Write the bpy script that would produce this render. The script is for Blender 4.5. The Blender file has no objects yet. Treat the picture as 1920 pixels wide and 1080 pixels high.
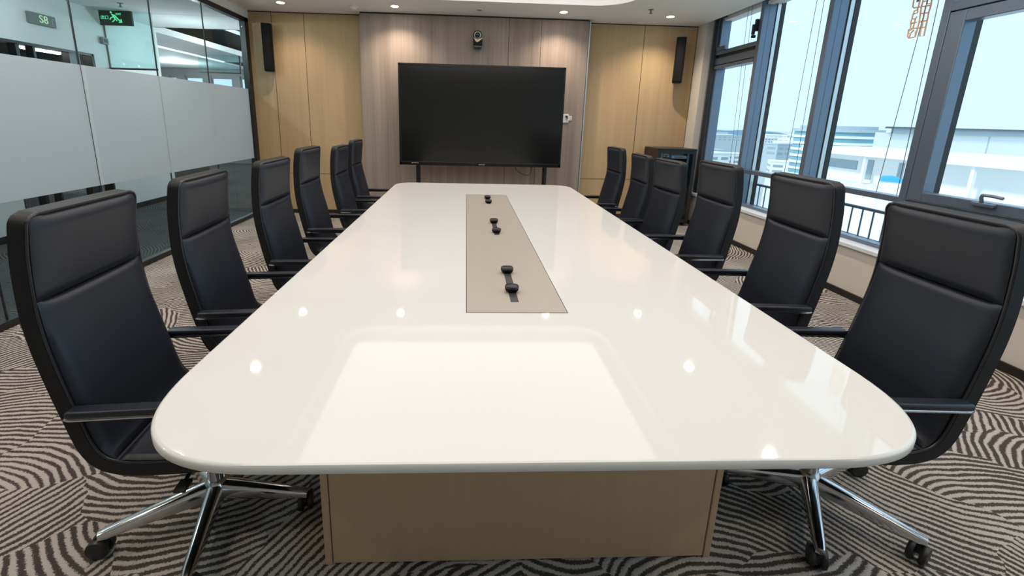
import bpy, bmesh, math, random
from math import pi, sin, cos, radians as rad
from mathutils import Vector, Matrix
random.seed(7)
S = bpy.context.scene
COL = S.collection

# ------------------------------------------------------------------ camera
CAMZ = 1.5
FPX, CX, CY = 813.654, 908.459, 409.508
cd = bpy.data.cameras.new('camera'); cam = bpy.data.objects.new('camera', cd); COL.objects.link(cam)
right = Vector((0.99886944, -0.04072167, 0.02452708))
down = Vector((0.01493006, -0.22111137, -0.97513428))
fwd = Vector((0.04513231, 0.97439802, -0.22025341))
m = Matrix.Identity(4)
for i in range(3):
    m[i][0], m[i][1], m[i][2] = right[i], -down[i], -fwd[i]
m[2][3] = CAMZ
cam.matrix_world = m
cd.sensor_width = 36; cd.lens = FPX/1920*36
cd.shift_x = (960-CX)/1920; cd.shift_y = -(540-CY)/1920
cd.clip_start = 0.05; cd.clip_end = 20000
S.camera = cam
S.view_settings.view_transform = 'Standard'; S.view_settings.look = 'None'
S.view_settings.gamma = 1; S.view_settings.use_curve_mapping = False
S.view_settings.exposure = 0.13
try:
    S.cycles.max_bounces = 10; S.cycles.diffuse_bounces = 4; S.cycles.glossy_bounces = 4
    S.cycles.transparent_max_bounces = 16; S.cycles.transmission_bounces = 4
    S.cycles.sample_clamp_indirect = 6; S.cycles.caustics_reflective = False; S.cycles.caustics_refractive = False
    S.cycles.use_denoising = True
except Exception: pass

# ------------------------------------------------------------------ materials
def new_mat(name):
    M = bpy.data.materials.new(name); M.use_nodes = True
    nt = M.node_tree; nt.nodes.clear()
    out = nt.nodes.new('ShaderNodeOutputMaterial')
    return M, nt, out
def N(nt, t, **kw):
    n = nt.nodes.new(t)
    for k, v in kw.items():
        if k in n.inputs.keys(): n.inputs[k].default_value = v
        else: setattr(n, k, v)
    return n
def c4(c): return (c[0], c[1], c[2], 1)
def pmat(name, col, rough=.5, metal=0, spec=.5, noise=.06, nscale=8, bump=0, bscale=300, coat=0, sheen=0, stretch=None):
    M, nt, out = new_mat(name)
    b = N(nt, 'ShaderNodeBsdfPrincipled', Roughness=rough, Metallic=metal)
    b.inputs['Specular IOR Level'].default_value = spec
    b.inputs['Coat Weight'].default_value = coat
    if sheen:
        b.inputs['Sheen Weight'].default_value = sheen; b.inputs['Sheen Roughness'].default_value = .5
    nt.links.new(b.outputs[0], out.inputs[0])
    tc = N(nt, 'ShaderNodeTexCoord')
    src = tc.outputs['Object']
    if stretch:
        mp = N(nt, 'ShaderNodeMapping'); mp.inputs['Scale'].default_value = stretch
        nt.links.new(src, mp.inputs[0]); src = mp.outputs[0]
    nz = N(nt, 'ShaderNodeTexNoise', Scale=nscale, Detail=4)
    nt.links.new(src, nz.inputs['Vector'])
    mx = N(nt, 'ShaderNodeMix', data_type='RGBA')
    mx.inputs[6].default_value = c4([x*(1-noise) for x in col]); mx.inputs[7].default_value = c4([min(1, x*(1+noise)) for x in col])
    nt.links.new(nz.outputs['Fac'], mx.inputs[0]); nt.links.new(mx.outputs[2], b.inputs['Base Color'])
    if bump:
        n2 = N(nt, 'ShaderNodeTexNoise', Scale=bscale, Detail=3); nt.links.new(tc.outputs['Object'], n2.inputs['Vector'])
        bp = N(nt, 'ShaderNodeBump', Strength=bump, Distance=.002); nt.links.new(n2.outputs['Fac'], bp.inputs['Height'])
        nt.links.new(bp.outputs[0], b.inputs['Normal'])
    return M
def emat(name, col, strength):
    M, nt, out = new_mat(name)
    e = N(nt, 'ShaderNodeEmission', Strength=strength); e.inputs[0].default_value = c4(col)
    nt.links.new(e.outputs[0], out.inputs[0]); return M
def glass(name, tint, refl=1.0):
    """thin pane: transparent with a Fresnel reflection"""
    M, nt, out = new_mat(name)
    t = N(nt, 'ShaderNodeBsdfTransparent'); t.inputs[0].default_value = c4(tint)
    g = N(nt, 'ShaderNodeBsdfGlossy', Roughness=.0); g.inputs[0].default_value = (refl, refl, refl, 1)
    lw = N(nt, 'ShaderNodeLayerWeight'); lw.inputs['Blend'].default_value = .5
    pw = N(nt, 'ShaderNodeMath', operation='POWER'); nt.links.new(lw.outputs['Facing'], pw.inputs[0]); pw.inputs[1].default_value = 5
    fr = N(nt, 'ShaderNodeMath', operation='MULTIPLY_ADD'); nt.links.new(pw.outputs[0], fr.inputs[0]); fr.inputs[1].default_value = .93; fr.inputs[2].default_value = .04
    mx = N(nt, 'ShaderNodeMixShader')
    nt.links.new(fr.outputs[0], mx.inputs[0]); nt.links.new(t.outputs[0], mx.inputs[1]); nt.links.new(g.outputs[0], mx.inputs[2])
    nt.links.new(mx.outputs[0], out.inputs[0]); return M
def film_mat(name, col):
    M, nt, out = new_mat(name)
    d = N(nt, 'ShaderNodeBsdfDiffuse'); d.inputs[0].default_value = c4(col)
    t = N(nt, 'ShaderNodeBsdfTranslucent'); t.inputs[0].default_value = c4(col)
    g = N(nt, 'ShaderNodeBsdfGlossy', Roughness=.25); g.inputs[0].default_value = (.8, .8, .8, 1)
    a = N(nt, 'ShaderNodeMixShader'); a.inputs[0].default_value = .5
    b = N(nt, 'ShaderNodeMixShader'); b.inputs[0].default_value = .04
    nt.links.new(d.outputs[0], a.inputs[1]); nt.links.new(t.outputs[0], a.inputs[2])
    nt.links.new(a.outputs[0], b.inputs[1]); nt.links.new(g.outputs[0], b.inputs[2])
    nt.links.new(b.outputs[0], out.inputs[0]); return M
def wood(name, ca, cb, fine=140, rough=.5):
    """veneer with fine vertical grain"""
    M, nt, out = new_mat(name)
    b = N(nt, 'ShaderNodeBsdfPrincipled', Roughness=rough); b.inputs['Specular IOR Level'].default_value = .3
    tc = N(nt, 'ShaderNodeTexCoord'); mp = N(nt, 'ShaderNodeMapping'); mp.inputs['Scale'].default_value = (fine, fine, 1.2)
    nt.links.new(tc.outputs['Object'], mp.inputs[0])
    n1 = N(nt, 'ShaderNodeTexNoise', Scale=1.0, Detail=5, Roughness=.6); nt.links.new(mp.outputs[0], n1.inputs['Vector'])
    mp2 = N(nt, 'ShaderNodeMapping'); mp2.inputs['Scale'].default_value = (9, 9, .25); nt.links.new(tc.outputs['Object'], mp2.inputs[0])
    n2 = N(nt, 'ShaderNodeTexNoise', Scale=1.0, Detail=2); nt.links.new(mp2.outputs[0], n2.inputs['Vector'])
    ad = N(nt, 'ShaderNodeMath', operation='ADD'); nt.links.new(n1.outputs['Fac'], ad.inputs[0]); nt.links.new(n2.outputs['Fac'], ad.inputs[1])
    mr = N(nt, 'ShaderNodeMapRange'); mr.inputs[1].default_value = .7; mr.inputs[2].default_value = 1.3
    nt.links.new(ad.outputs[0], mr.inputs[0])
    mx = N(nt, 'ShaderNodeMix', data_type='RGBA'); mx.inputs[6].default_value = c4(ca); mx.inputs[7].default_value = c4(cb)
    nt.links.new(mr.outputs[0], mx.inputs[0]); nt.links.new(mx.outputs[2], b.inputs['Base Color'])
    nt.links.new(b.outputs[0], out.inputs[0]); return M
def carpet(name, light, dark):
    M, nt, out = new_mat(name); L = nt.links.new
    b = N(nt, 'ShaderNodeBsdfPrincipled', Roughness=.95); b.inputs['Specular IOR Level'].default_value = .1
    tc = N(nt, 'ShaderNodeTexCoord')
    nd = N(nt, 'ShaderNodeTexNoise', Scale=1.1, Detail=2); L(tc.outputs['Object'], nd.inputs['Vector'])
    s0 = N(nt, 'ShaderNodeVectorMath', operation='SUBTRACT'); L(nd.outputs['Color'], s0.inputs[0]); s0.inputs[1].default_value = (.5, .5, .5)
    s1 = N(nt, 'ShaderNodeVectorMath', operation='SCALE'); L(s0.outputs[0], s1.inputs[0]); s1.inputs['Scale'].default_value = .16
    s2 = N(nt, 'ShaderNodeVectorMath', operation='ADD'); L(tc.outputs['Object'], s2.inputs[0]); L(s1.outputs[0], s2.inputs[1])
    nv = N(nt, 'ShaderNodeTexNoise', Scale=2.3, Detail=3); L(tc.outputs['Object'], nv.inputs['Vector'])
    v0 = N(nt, 'ShaderNodeVectorMath', operation='SUBTRACT'); L(nv.outputs['Color'], v0.inputs[0]); v0.inputs[1].default_value = (.5, .5, .5)
    v1 = N(nt, 'ShaderNodeVectorMath', operation='SCALE'); L(v0.outputs[0], v1.inputs[0]); v1.inputs['Scale'].default_value = .42
    v2 = N(nt, 'ShaderNodeVectorMath', operation='ADD'); L(tc.outputs['Object'], v2.inputs[0]); L(v1.outputs[0], v2.inputs[1])
    mp = N(nt, 'ShaderNodeMapping'); mp.inputs['Scale'].default_value = (1.5, 2.4, 1); L(v2.outputs[0], mp.inputs[0])
    vo = N(nt, 'ShaderNodeTexVoronoi', voronoi_dimensions='2D', Scale=1.0); L(mp.outputs[0], vo.inputs['Vector'])
    # every patch has its own centre of curvature; stripes are arcs about it
    o0 = N(nt, 'ShaderNodeVectorMath', operation='SUBTRACT'); L(vo.outputs['Color'], o0.inputs[0]); o0.inputs[1].default_value = (.5, .5, .5)
    sx = N(nt, 'ShaderNodeSeparateXYZ'); L(o0.outputs[0], sx.inputs[0])
    sg_ = N(nt, 'ShaderNodeMath', operation='SIGN'); L(sx.outputs['Z'], sg_.inputs[0])
    oy = N(nt, 'ShaderNodeMath', operation='MULTIPLY_ADD'); L(sx.outputs['Y'], oy.inputs[0]); oy.inputs[1].default_value = .6; oy.inputs[2].default_value = .62
    oy2 = N(nt, 'ShaderNodeMath', operation='MULTIPLY'); L(oy.outputs[0], oy2.inputs[0]); L(sg_.outputs[0], oy2.inputs[1])
    ox = N(nt, 'ShaderNodeMath', operation='MULTIPLY'); L(sx.outputs['X'], ox.inputs[0]); ox.inputs[1].default_value = 1.5
    o1 = N(nt, 'ShaderNodeCombineXYZ'); L(ox.outputs[0], o1.inputs[0]); L(oy2.outputs[0], o1.inputs[1])
    o2 = N(nt, 'ShaderNodeVectorMath', operation='SUBTRACT'); L(s2.outputs[0], o2.inputs[0]); L(o1.outputs[0], o2.inputs[1])
    mpi = N(nt, 'ShaderNodeVectorMath', operation='MULTIPLY'); L(vo.outputs['Position'], mpi.inputs[0]); mpi.inputs[1].default_value = (1/1.5, 1/2.4, 0)
    o3 = N(nt, 'ShaderNodeVectorMath', operation='SUBTRACT'); L(o2.outputs[0], o3.inputs[0]); L(mpi.outputs[0], o3.inputs[1])
    ln = N(nt, 'ShaderNodeVectorMath', operation='LENGTH'); L(o3.outputs[0], ln.inputs[0])
    nf = N(nt, 'ShaderNodeTexNoise', Scale=7, Detail=3); L(tc.outputs['Object'], nf.inputs['Vector'])
    nm = N(nt, 'ShaderNodeMath', operation='MULTIPLY_ADD'); L(nf.outputs['Fac'], nm.inputs[0]); nm.inputs[1].default_value = .035; L(ln.outputs['Value'], nm.inputs[2])
    mu = N(nt, 'ShaderNodeMath', operation='MULTIPLY'); L(nm.outputs[0], mu.inputs[0]); mu.inputs[1].default_value = 2*pi/.031
    si = N(nt, 'ShaderNodeMath', operation='SINE'); L(mu.outputs[0], si.inputs[0])
    ng = N(nt, 'ShaderNodeTexNoise', Scale=170, Detail=2); L(tc.outputs['Object'], ng.inputs['Vector'])
    na = N(nt, 'ShaderNodeMath', operation='MULTIPLY_ADD'); L(ng.outputs['Fac'], na.inputs[0]); na.inputs[1].default_value = 3.0; L(si.outputs[0], na.inputs[2])
    nl = N(nt, 'ShaderNodeTexNoise', Scale=2.2, Detail=3); L(tc.outputs['Object'], nl.inputs['Vector'])
    na2 = N(nt, 'ShaderNodeMath', operation='MULTIPLY_ADD'); L(nl.outputs['Fac'], na2.inputs[0]); na2.inputs[1].default_value = 2.2; L(na.outputs[0], na2.inputs[2])
    mr = N(nt, 'ShaderNodeMapRange'); mr.inputs[1].default_value = 2.2; mr.inputs[2].default_value = 2.95; L(na2.outputs[0], mr.inputs[0])
    mx = N(nt, 'ShaderNodeMix', data_type='RGBA'); mx.inputs[6].default_value = c4(dark); mx.inputs[7].default_value = c4(light)
    L(mr.outputs[0], mx.inputs[0]); L(mx.outputs[2], b.inputs['Base Color'])
    bp = N(nt, 'ShaderNodeBump', Strength=.4, Distance=.004); L(na.outputs[0], bp.inputs['Height']); L(bp.outputs[0], b.inputs['Normal'])
    L(b.outputs[0], out.inputs[0]); return M

MT = dict(
    carpet=carpet('carpet', (.46, .425, .395), (.066, .057, .050)),
    carpetd=carpet('corridor_carpet', (.10, .10, .105), (.035, .035, .037)),
    ceil=pmat('ceiling_paint', (.82, .82, .81), .9, noise=.015),
    white=pmat('white_paint', (.78, .79, .78), .8, noise=.015),
    wallp=pmat('cream_paint', (.66, .62, .55), .8, noise=.02),
    sill=pmat('sill_stone', (.74, .79, .84), .35, noise=.03),
    tan=wood('tan_veneer', (.45, .312, .17), (.52, .37, .212), 110),
    grey=wood('grey_veneer', (.215, .165, .135), (.34, .275, .235), 170),
    seam=pmat('seam_shadow', (.03, .022, .015), .8),
    black=pmat('black_plastic', (.012, .012, .013), .4, noise=.1),
    blackm=pmat('black_metal', (.010, .011, .012), .35, noise=.1),
    leather=pmat('black_leather', (.0125, .0155, .0235), .40, spec=.46, noise=.12, nscale=14, bump=.12, bscale=500),
    leatherb=pmat('black_shell_leather', (.009, .009, .010), .55, spec=.35, noise=.1, bump=.1, bscale=500),
    pipe=pmat('piping', (.02, .02, .023), .35),
    chrome=pmat('polished_aluminium', (.62, .62, .63), .12, metal=1, noise=.03),
    gun=pmat('satin_arm', (.16, .16, .17), .28, metal=1, noise=.03),
    table=pmat('white_lacquer', (.785, .775, .735), .042, spec=.5, noise=.006),
    inlay=pmat('champagne_inlay', (.475, .415, .345), .32, noise=.03, nscale=40),
    ped=wood('pedestal_laminate', (.52, .36, .215), (.56, .39, .24), 40, .4),
    frame=pmat('anodised_frame', (.17, .215, .285), .32, metal=.5, noise=.04),
    framed=pmat('dark_gasket', (.012, .013, .016), .5),
    screen=pmat('dark_screen', (.006, .006, .0055), .17, spec=.55, noise=.2, nscale=2),
    bezel=pmat('bezel', (.006, .006, .007), .25),
    silver=pmat('silver_metal', (.6, .62, .63), .3, metal=.8, noise=.03),
    sil2=pmat('pale_grey_plastic', (.45, .48, .50), .5, noise=.05),
    glassw=glass('window_glass', (.965, .995, 1.0), .2),
    glassp=glass('partition_glass', (.83, .885, .89), .55),
    glassr=glass('rack_glass', (.80, .86, .88), .6),
    glassb=glass('barrier_glass', (.80, .93, .94)),
    film=film_mat('frosted_film', (.655, .735, .79)),
    filmw=film_mat('clear_film_edge', (.72, .79, .84)),
    spk=pmat('speaker_black', (.0035, .0035, .004), .55, spec=.2),
    pearl=pmat('pearl_grey', (.70, .76, .80), .45),
    slot=pmat('dark_slot', (.055, .055, .052), .35),
    whitep=pmat('white_plastic', (.75, .75, .73), .4),
    lens=emat('lamp_lens', (1.0, .93, .80), 45),
    tray=emat('backlit_panel', (1.0, .94, .90), 1.75),
    tube=emat('tube_light', (.95, 1.0, 1.0), 7),
    led=emat('led_strip', (.9, .97, 1.0), 3),
    green=emat('sign_green', (.16, .85, .40), 1.1),
    greenp=emat('sign_pale_green', (.62, .95, .62), .9),
    signd=pmat('sign_dark', (.012, .03, .018), .35),
    signg=pmat('sign_grey', (.16, .19, .18), .4),
    orange=pmat('orange_line', (1.0, .56, .34), .5),
    letterd=pmat('dark_letter', (.12, .14, .18), .5),
    cord=pmat('cord_grey', (.16, .19, .21), .6),
    gold=pmat('pale_gold', (.62, .50, .33), .4),
    darkroom=pmat('dark_grey', (.05, .055, .055), .7),
    dgrey=pmat('mid_grey', (.16, .17, .18), .6),
    label=pmat('label_print', (.55, .55, .5), .5),
    hill=pmat('hill_green', (.11, .23, .29), .95, noise=.2, nscale=.01),
    ground=pmat('city_ground', (.50, .53, .50), .95, noise=.35, nscale=.02),
    bwhite=pmat('pale_render', (.80, .80, .78), .8, noise=.03, nscale=.2),
    bgrey=pmat('grey_render', (.42, .49, .52), .8, noise=.06, nscale=.2),
    bglass=pmat('blue_glazing', (.18, .37, .44), .25, noise=.25, nscale=.15),
    bwin=pmat('far_window', (.30, .37, .40), .3, noise=.2, nscale=.3),
    broof=pmat('dark_roof', (.14, .13, .16), .7),
    blue=pmat('blue_sheet', (.05, .36, .62), .6),
    trees=pmat('far_trees', (.17, .29, .24), .95, noise=.4, nscale=.15),
)

# ------------------------------------------------------------------ mesh helpers
def obj(name, bm, mat, parent=None, smooth=False, loc=None):
    me = bpy.data.meshes.new(name)
    bmesh.ops.recalc_face_normals(bm, faces=bm.faces)
    bm.to_mesh(me); bm.free()
    me.materials.append(MT[mat] if isinstance(mat, str) else mat)
    if smooth:
        for p in me.polygons: p.use_smooth = True
        try: me.set_sharp_from_angle(angle=rad(42))
        except Exception: pass
    o = bpy.data.objects.new(name, me); COL.objects.link(o)
    if parent is not None: o.parent = parent
    if loc is not None: o.location = loc
    return o
def empty(name, loc=(0, 0, 0), rz=0, parent=None):
    o = bpy.data.objects.new(name, None); COL.objects.link(o); o.location = loc; o.rotation_euler = (0, 0, rz)
    o.empty_display_size = .1
    if parent is not None: o.parent = parent
    return o
def tag(o, label=None, cat=None, group=None, kind=None):
    if label: o['label'] = label
    if cat: o['category'] = cat
    if group: o['group'] = group
    if kind: o['kind'] = kind
    return o
def structure(o): o['kind'] = 'structure'; return o
def box(bm, x0, x1, y0, y1, z0, z1, bev=0, seg=2):
    g = bmesh.ops.create_cube(bm, size=1)
    vs = g['verts']
    for v in vs:
        v.co = Vector(((x0+x1)/2+v.co.x*(x1-x0), (y0+y1)/2+v.co.y*(y1-y0), (z0+z1)/2+v.co.z*(z1-z0)))
    if bev:
        es = set(e for v in vs for e in v.link_edges)
        bmesh.ops.bevel(bm, geom=list(es), offset=bev, segments=seg, affect='EDGES', profile=.5)
    return vs
def B(*a, bev=0, seg=2):
    bm = bmesh.new(); box(bm, *a, bev=bev, seg=seg); return bm
def boxes(*bs, bev=0):
    bm = bmesh.new()
    for b in bs: box(bm, *b, bev=bev)
    return bm
def cyl(bm, p0, p1, r0, r1=None, seg=20, caps=True):
    p0, p1 = Vector(p0), Vector(p1); d = p1-p0; r1 = r0 if r1 is None else r1
    M = Matrix.Translation((p0+p1)/2) @ d.to_track_quat('Z', 'Y').to_matrix().to_4x4()
    bmesh.ops.create_cone(bm, cap_ends=caps, segments=seg, radius1=r0, radius2=r1, depth=d.length, matrix=M)
def CY_(p0, p1, r0, r1=None, seg=20):
    bm = bmesh.new(); cyl(bm, p0, p1, r0, r1, seg); return bm
def tube(bm, pts, r, seg=8, closed=False):
    pts = [Vector(p) for p in pts]; n = len(pts); rings = []
    up = None
    for i, p in enumerate(pts):
        a = pts[i-1] if (i > 0 or closed) else p
        b = pts[(i+1) % n] if (i < n-1 or closed) else p
        t = (b-a).normalized()
        if up is None:
            up = Vector((0, 0, 1)) if abs(t.z) < .9 else Vector((0, 1, 0))
        s = t.cross(up)
        if s.length < 1e-5: s = t.cross(Vector((0, 1, .3)))
        s.normalize(); up = s.cross(t).normalized()
        rings.append([bm.verts.new(p+(s*cos(2*pi*k/seg)+up*sin(2*pi*k/seg))*r) for k in range(seg)])
    for i in range(n if closed else n-1):
        a, b = rings[i], rings[(i+1) % n]
        for k in range(seg):
            bm.faces.new((a[k], a[(k+1) % seg], b[(k+1) % seg], b[k]))
    if not closed:
        bm.faces.new(rings[0][::-1]); bm.faces.new(rings[-1])
def prism(bm, pts, h0, h1, bev=0):
    """extrude the plan outline pts (x,y) from h0 to h1"""
    a = [bm.verts.new((p[0], p[1], h0)) for p in pts]; b = [bm.verts.new((p[0], p[1], h1)) for p in pts]
    n = len(pts)
    fs = [bm.faces.new(a[::-1]), bm.faces.new(b)]
    for i in range(n): fs.append(bm.faces.new((a[i], a[(i+1) % n], b[(i+1) % n], b[i])))
    if bev:
        es = [e for f in fs[:2] for e in f.edges]
        bmesh.ops.bevel(bm, geom=list(set(es)), offset=bev, segments=3, affect='EDGES', profile=.5)
def lathe(bm, prof, M=Matrix.Identity(4), seg=32):
    rings = []
    for r, z in prof:
        rings.append([bm.verts.new(M @ Vector((r*cos(2*pi*k/seg), r*sin(2*pi*k/seg), z))) for k in range(seg)])
    for a, b in zip(rings, rings[1:]):
        for k in range(seg): bm.faces.new((a[k], a[(k+1) % seg], b[(k+1) % seg], b[k]))
    bm.faces.new(rings[0][::-1]); bm.faces.new(rings[-1])
def spline(pts, n):
    """Catmull-Rom through 2-D pts, n samples evenly spaced"""
    P = [Vector(p) for p in pts]; P = [P[0]*2-P[1]]+P+[P[-1]*2-P[-2]]
    out = []
    for i in range(1, len(P)-2):
        for k in range(24):
            t = k/24; a, b, c, d = P[i-1], P[i], P[i+1], P[i+2]
            out.append(.5*((2*b)+(c-a)*t+(2*a-5*b+4*c-d)*t*t+(3*b-a-3*c+d)*t**3))
    out.append(P[-2])
    L = [0]
    for a, b in zip(out, out[1:]): L.append(L[-1]+(b-a).length)
    res = []
    j = 0
    for k in range(n):
        s = L[-1]*k/(n-1)
        while j < len(L)-2 and L[j+1] < s: j += 1
        t = (s-L[j])/max(1e-9, L[j+1]-L[j]); res.append(out[j].lerp(out[j+1], min(1, max(0, t))))
    return res
def text_mesh(name, body, size, mat, parent, M, depth=.002):
    cu = bpy.data.curves.new(name, 'FONT'); cu.body = body; cu.size = size; cu.extrude = depth
    cu.align_x = 'CENTER'; cu.align_y = 'CENTER'; cu.resolution_u = 3
    t = bpy.data.objects.new(name, cu); COL.objects.link(t)
    dg = bpy.context.evaluated_depsgraph_get()
    me = bpy.data.meshes.new_from_object(t.evaluated_get(dg))
    bpy.data.objects.remove(t); bpy.data.curves.remove(cu)
    me.transform(M); me.materials.clear(); me.materials.append(MT[mat])
    o = bpy.data.objects.new(name, me); COL.objects.link(o); o.parent = parent
    return o

# ------------------------------------------------------------------ room shell
YB, CZ = 6.85, 2.95
structure(obj('floor', B(-3.2, 3.6, -2.6, 14.2, -.12, 0), 'carpet'))
structure(obj('floor_corridor', B(-9.5, -3.2, -2.6, 14.2, -.12, 0), 'carpetd'))
structure(obj('wall_back', B(-3.25, 3.66, YB, YB+.2, 0, 3.35), 'tan'))
# thin dark joints between the tan boards, and the shadow gap under the ceiling
jb = bmesh.new()
for x0, x1, z0, z1 in ((-2.834, -2.828, .06, CZ), (-2.374, -2.368, .06, CZ), (2.648, 2.655, .06, CZ), (3.452, 3.458, .06, CZ),
                       (1.776, 3.455, .626, .632), (-3.16, -1.53, .626, .630)):
    box(jb, x0, x1, YB-.002, YB+.001, z0, z1)
box(jb, -3.16, -1.53, YB-.004, YB+.001, CZ-.012, CZ); box(jb, 1.775, 3.455, YB-.004, YB+.001, CZ-.012, CZ)
structure(obj('trim_1', jb, 'seam'))
structure(obj('baseboard_back', boxes((-3.16, -1.53, YB-.012, YB, 0, .06), (1.775, 3.455, YB-.012, YB, 0, .06)), 'black'))
# grey veneer feature panel behind the television
FX0, FX1, FY = -1.53, 1.776, 6.65
fp = structure(empty('wall_feature', (0, 0, 0)))
fb = bmesh.new()
xs = [FX0, .594, 1.062, FX1-.022]
for a, b in zip(xs, xs[1:]): box(fb, a+(.0 if a == FX0 else .003), b-.003, FY, YB, 0, CZ-.022)
obj('veneer_board', fb, 'grey', fp)
obj('edge_strip', B(FX1-.018, FX1, FY-.004, YB, 0, CZ-.01, bev=.002), 'silver', fp)
obj('joint_backing', boxes((FX0+.01, FX1-.02, FY+.012, YB-.001, 0, CZ)), 'seam', fp)
for c in fp.children: c['kind'] = 'structure'
# ceiling with the rounded tray above the table
TX0, TX1, TY0, TY1, TR, TZ = -1.62, 2.02, -.25, 5.89, .45, 3.2
def rrect(x0, x1, y0, y1, r, n=12):
    pts = []
    for cx, cy, a0 in ((x1-r, y1-r, 0), (x0+r, y1-r, pi/2), (x0+r, y0+r, pi), (x1-r, y0+r, 3*pi/2)):
        for k in range(n+1):
            a = a0+pi/2*k/n; pts.append((cx+r*cos(a), cy+r*sin(a)))
    return pts
cb = bmesh.new()
CX0, CX1, CY0, CY1 = -3.2, 3.46, -2.5, YB
def quad(bm, pts): bm.faces.new([bm.verts.new(p) for p in pts])
for x0, x1, y0, y1 in ((CX0, CX1, CY0, TY0), (CX0, CX1, TY1, CY1), (CX0, TX0, TY0, TY1), (TX1, CX1, TY0, TY1)):
    quad(cb, [(x0, y0, CZ), (x1, y0, CZ), (x1, y1, CZ), (x0, y1, CZ)])
rr = rrect(TX0, TX1, TY0, TY1, TR)
corners = [(TX1, TY1), (TX0, TY1), (TX0, TY0), (TX1, TY0)]
for q in range(4):
    seg = rr[q*13:(q+1)*13]
    for a, b in zip(seg, seg[1:]): quad(cb, [(*corners[q], CZ), (*a, CZ), (*b, CZ)])
for a, b in zip(rr, rr[1:]+rr[:1]): quad(cb, [(*a, CZ), (*b, CZ), (*b, CZ+.06), (*a, CZ+.06)])
ex = .14
ring = [(TX0-ex, TY0-ex), (TX1+ex, TY0-ex), (TX1+ex, TY1+ex), (TX0-ex, TY1+ex)]
for a, b in zip(ring, ring[1:]+ring[:1]): quad(cb, [(*a, CZ+.06), (*b, CZ+.06), (*b, TZ+.06), (*a, TZ+.06)])
quad(cb, [(*p, TZ+.06) for p in ring])
# fascia beside the blind pocket
quad(cb, [(CX1, CY0, CZ), (CX1, CY1, CZ), (CX1, CY1, 3.3), (CX1, CY0, 3.3)])
bmesh.ops.remove_doubles(cb, verts=cb.verts, dist=1e-4)
structure(obj('ceiling', cb, 'ceil'))
pl = bmesh.new(); prism(pl, rrect(-1.55, 1.92, -.2, 5.86, .10), TZ+.005, TZ+.03)
lp = empty('ceiling_light_panel', (.2, 3.2, TZ+.02))
tag(lp, 'large backlit white panel recessed in the ceiling tray over the table', 'ceiling light')
obj('diffuser', pl, 'tray', lp).matrix_parent_inverse = Matrix.Translation((-.2, -3.2, -TZ-.02))
structure(obj('sun_block_slab', B(-9.6, 3.9, -2.7, 14.3, 3.5, 3.7), 'white'))  # unseen slab added above the ceilings to keep the sun out
structure(obj('trim_2', B(-3.30, -3.155, -2.5, YB, 2.845, 3.3), 'white'))             # bulkhead over the glass partition
structure(obj('wall_rear', B(-9.5, 3.75, -2.7, -2.5, 0, 3.5), 'wallp'))
# right: low wall, sill, baseboard, return wall, blind pocket
structure(obj('wall_right', boxes((3.5, 3.74, -2.5, YB, 0, .455), (3.462, 3.72, 6.60, YB, .49, 3.3)), 'wallp'))
structure(obj('trim_3', B(3.475, 3.66, -2.5, YB-.001, .455, .49, bev=.004), 'sill'))
structure(obj('baseboard_right', B(3.485, 3.5, -2.5, YB, 0, .06), 'black'))
structure(obj('trim_4', boxes((3.66, 3.80, -2.5, YB, 2.965, 3.35), (3.46, 3.8, -2.5, YB, 3.3, 3.36)), 'white'))
structure(obj('trim_5', B(3.66, 4.05, -2.5, 8, .30, .42), 'bgrey'))                     # outside ledge carrying the railing

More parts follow.
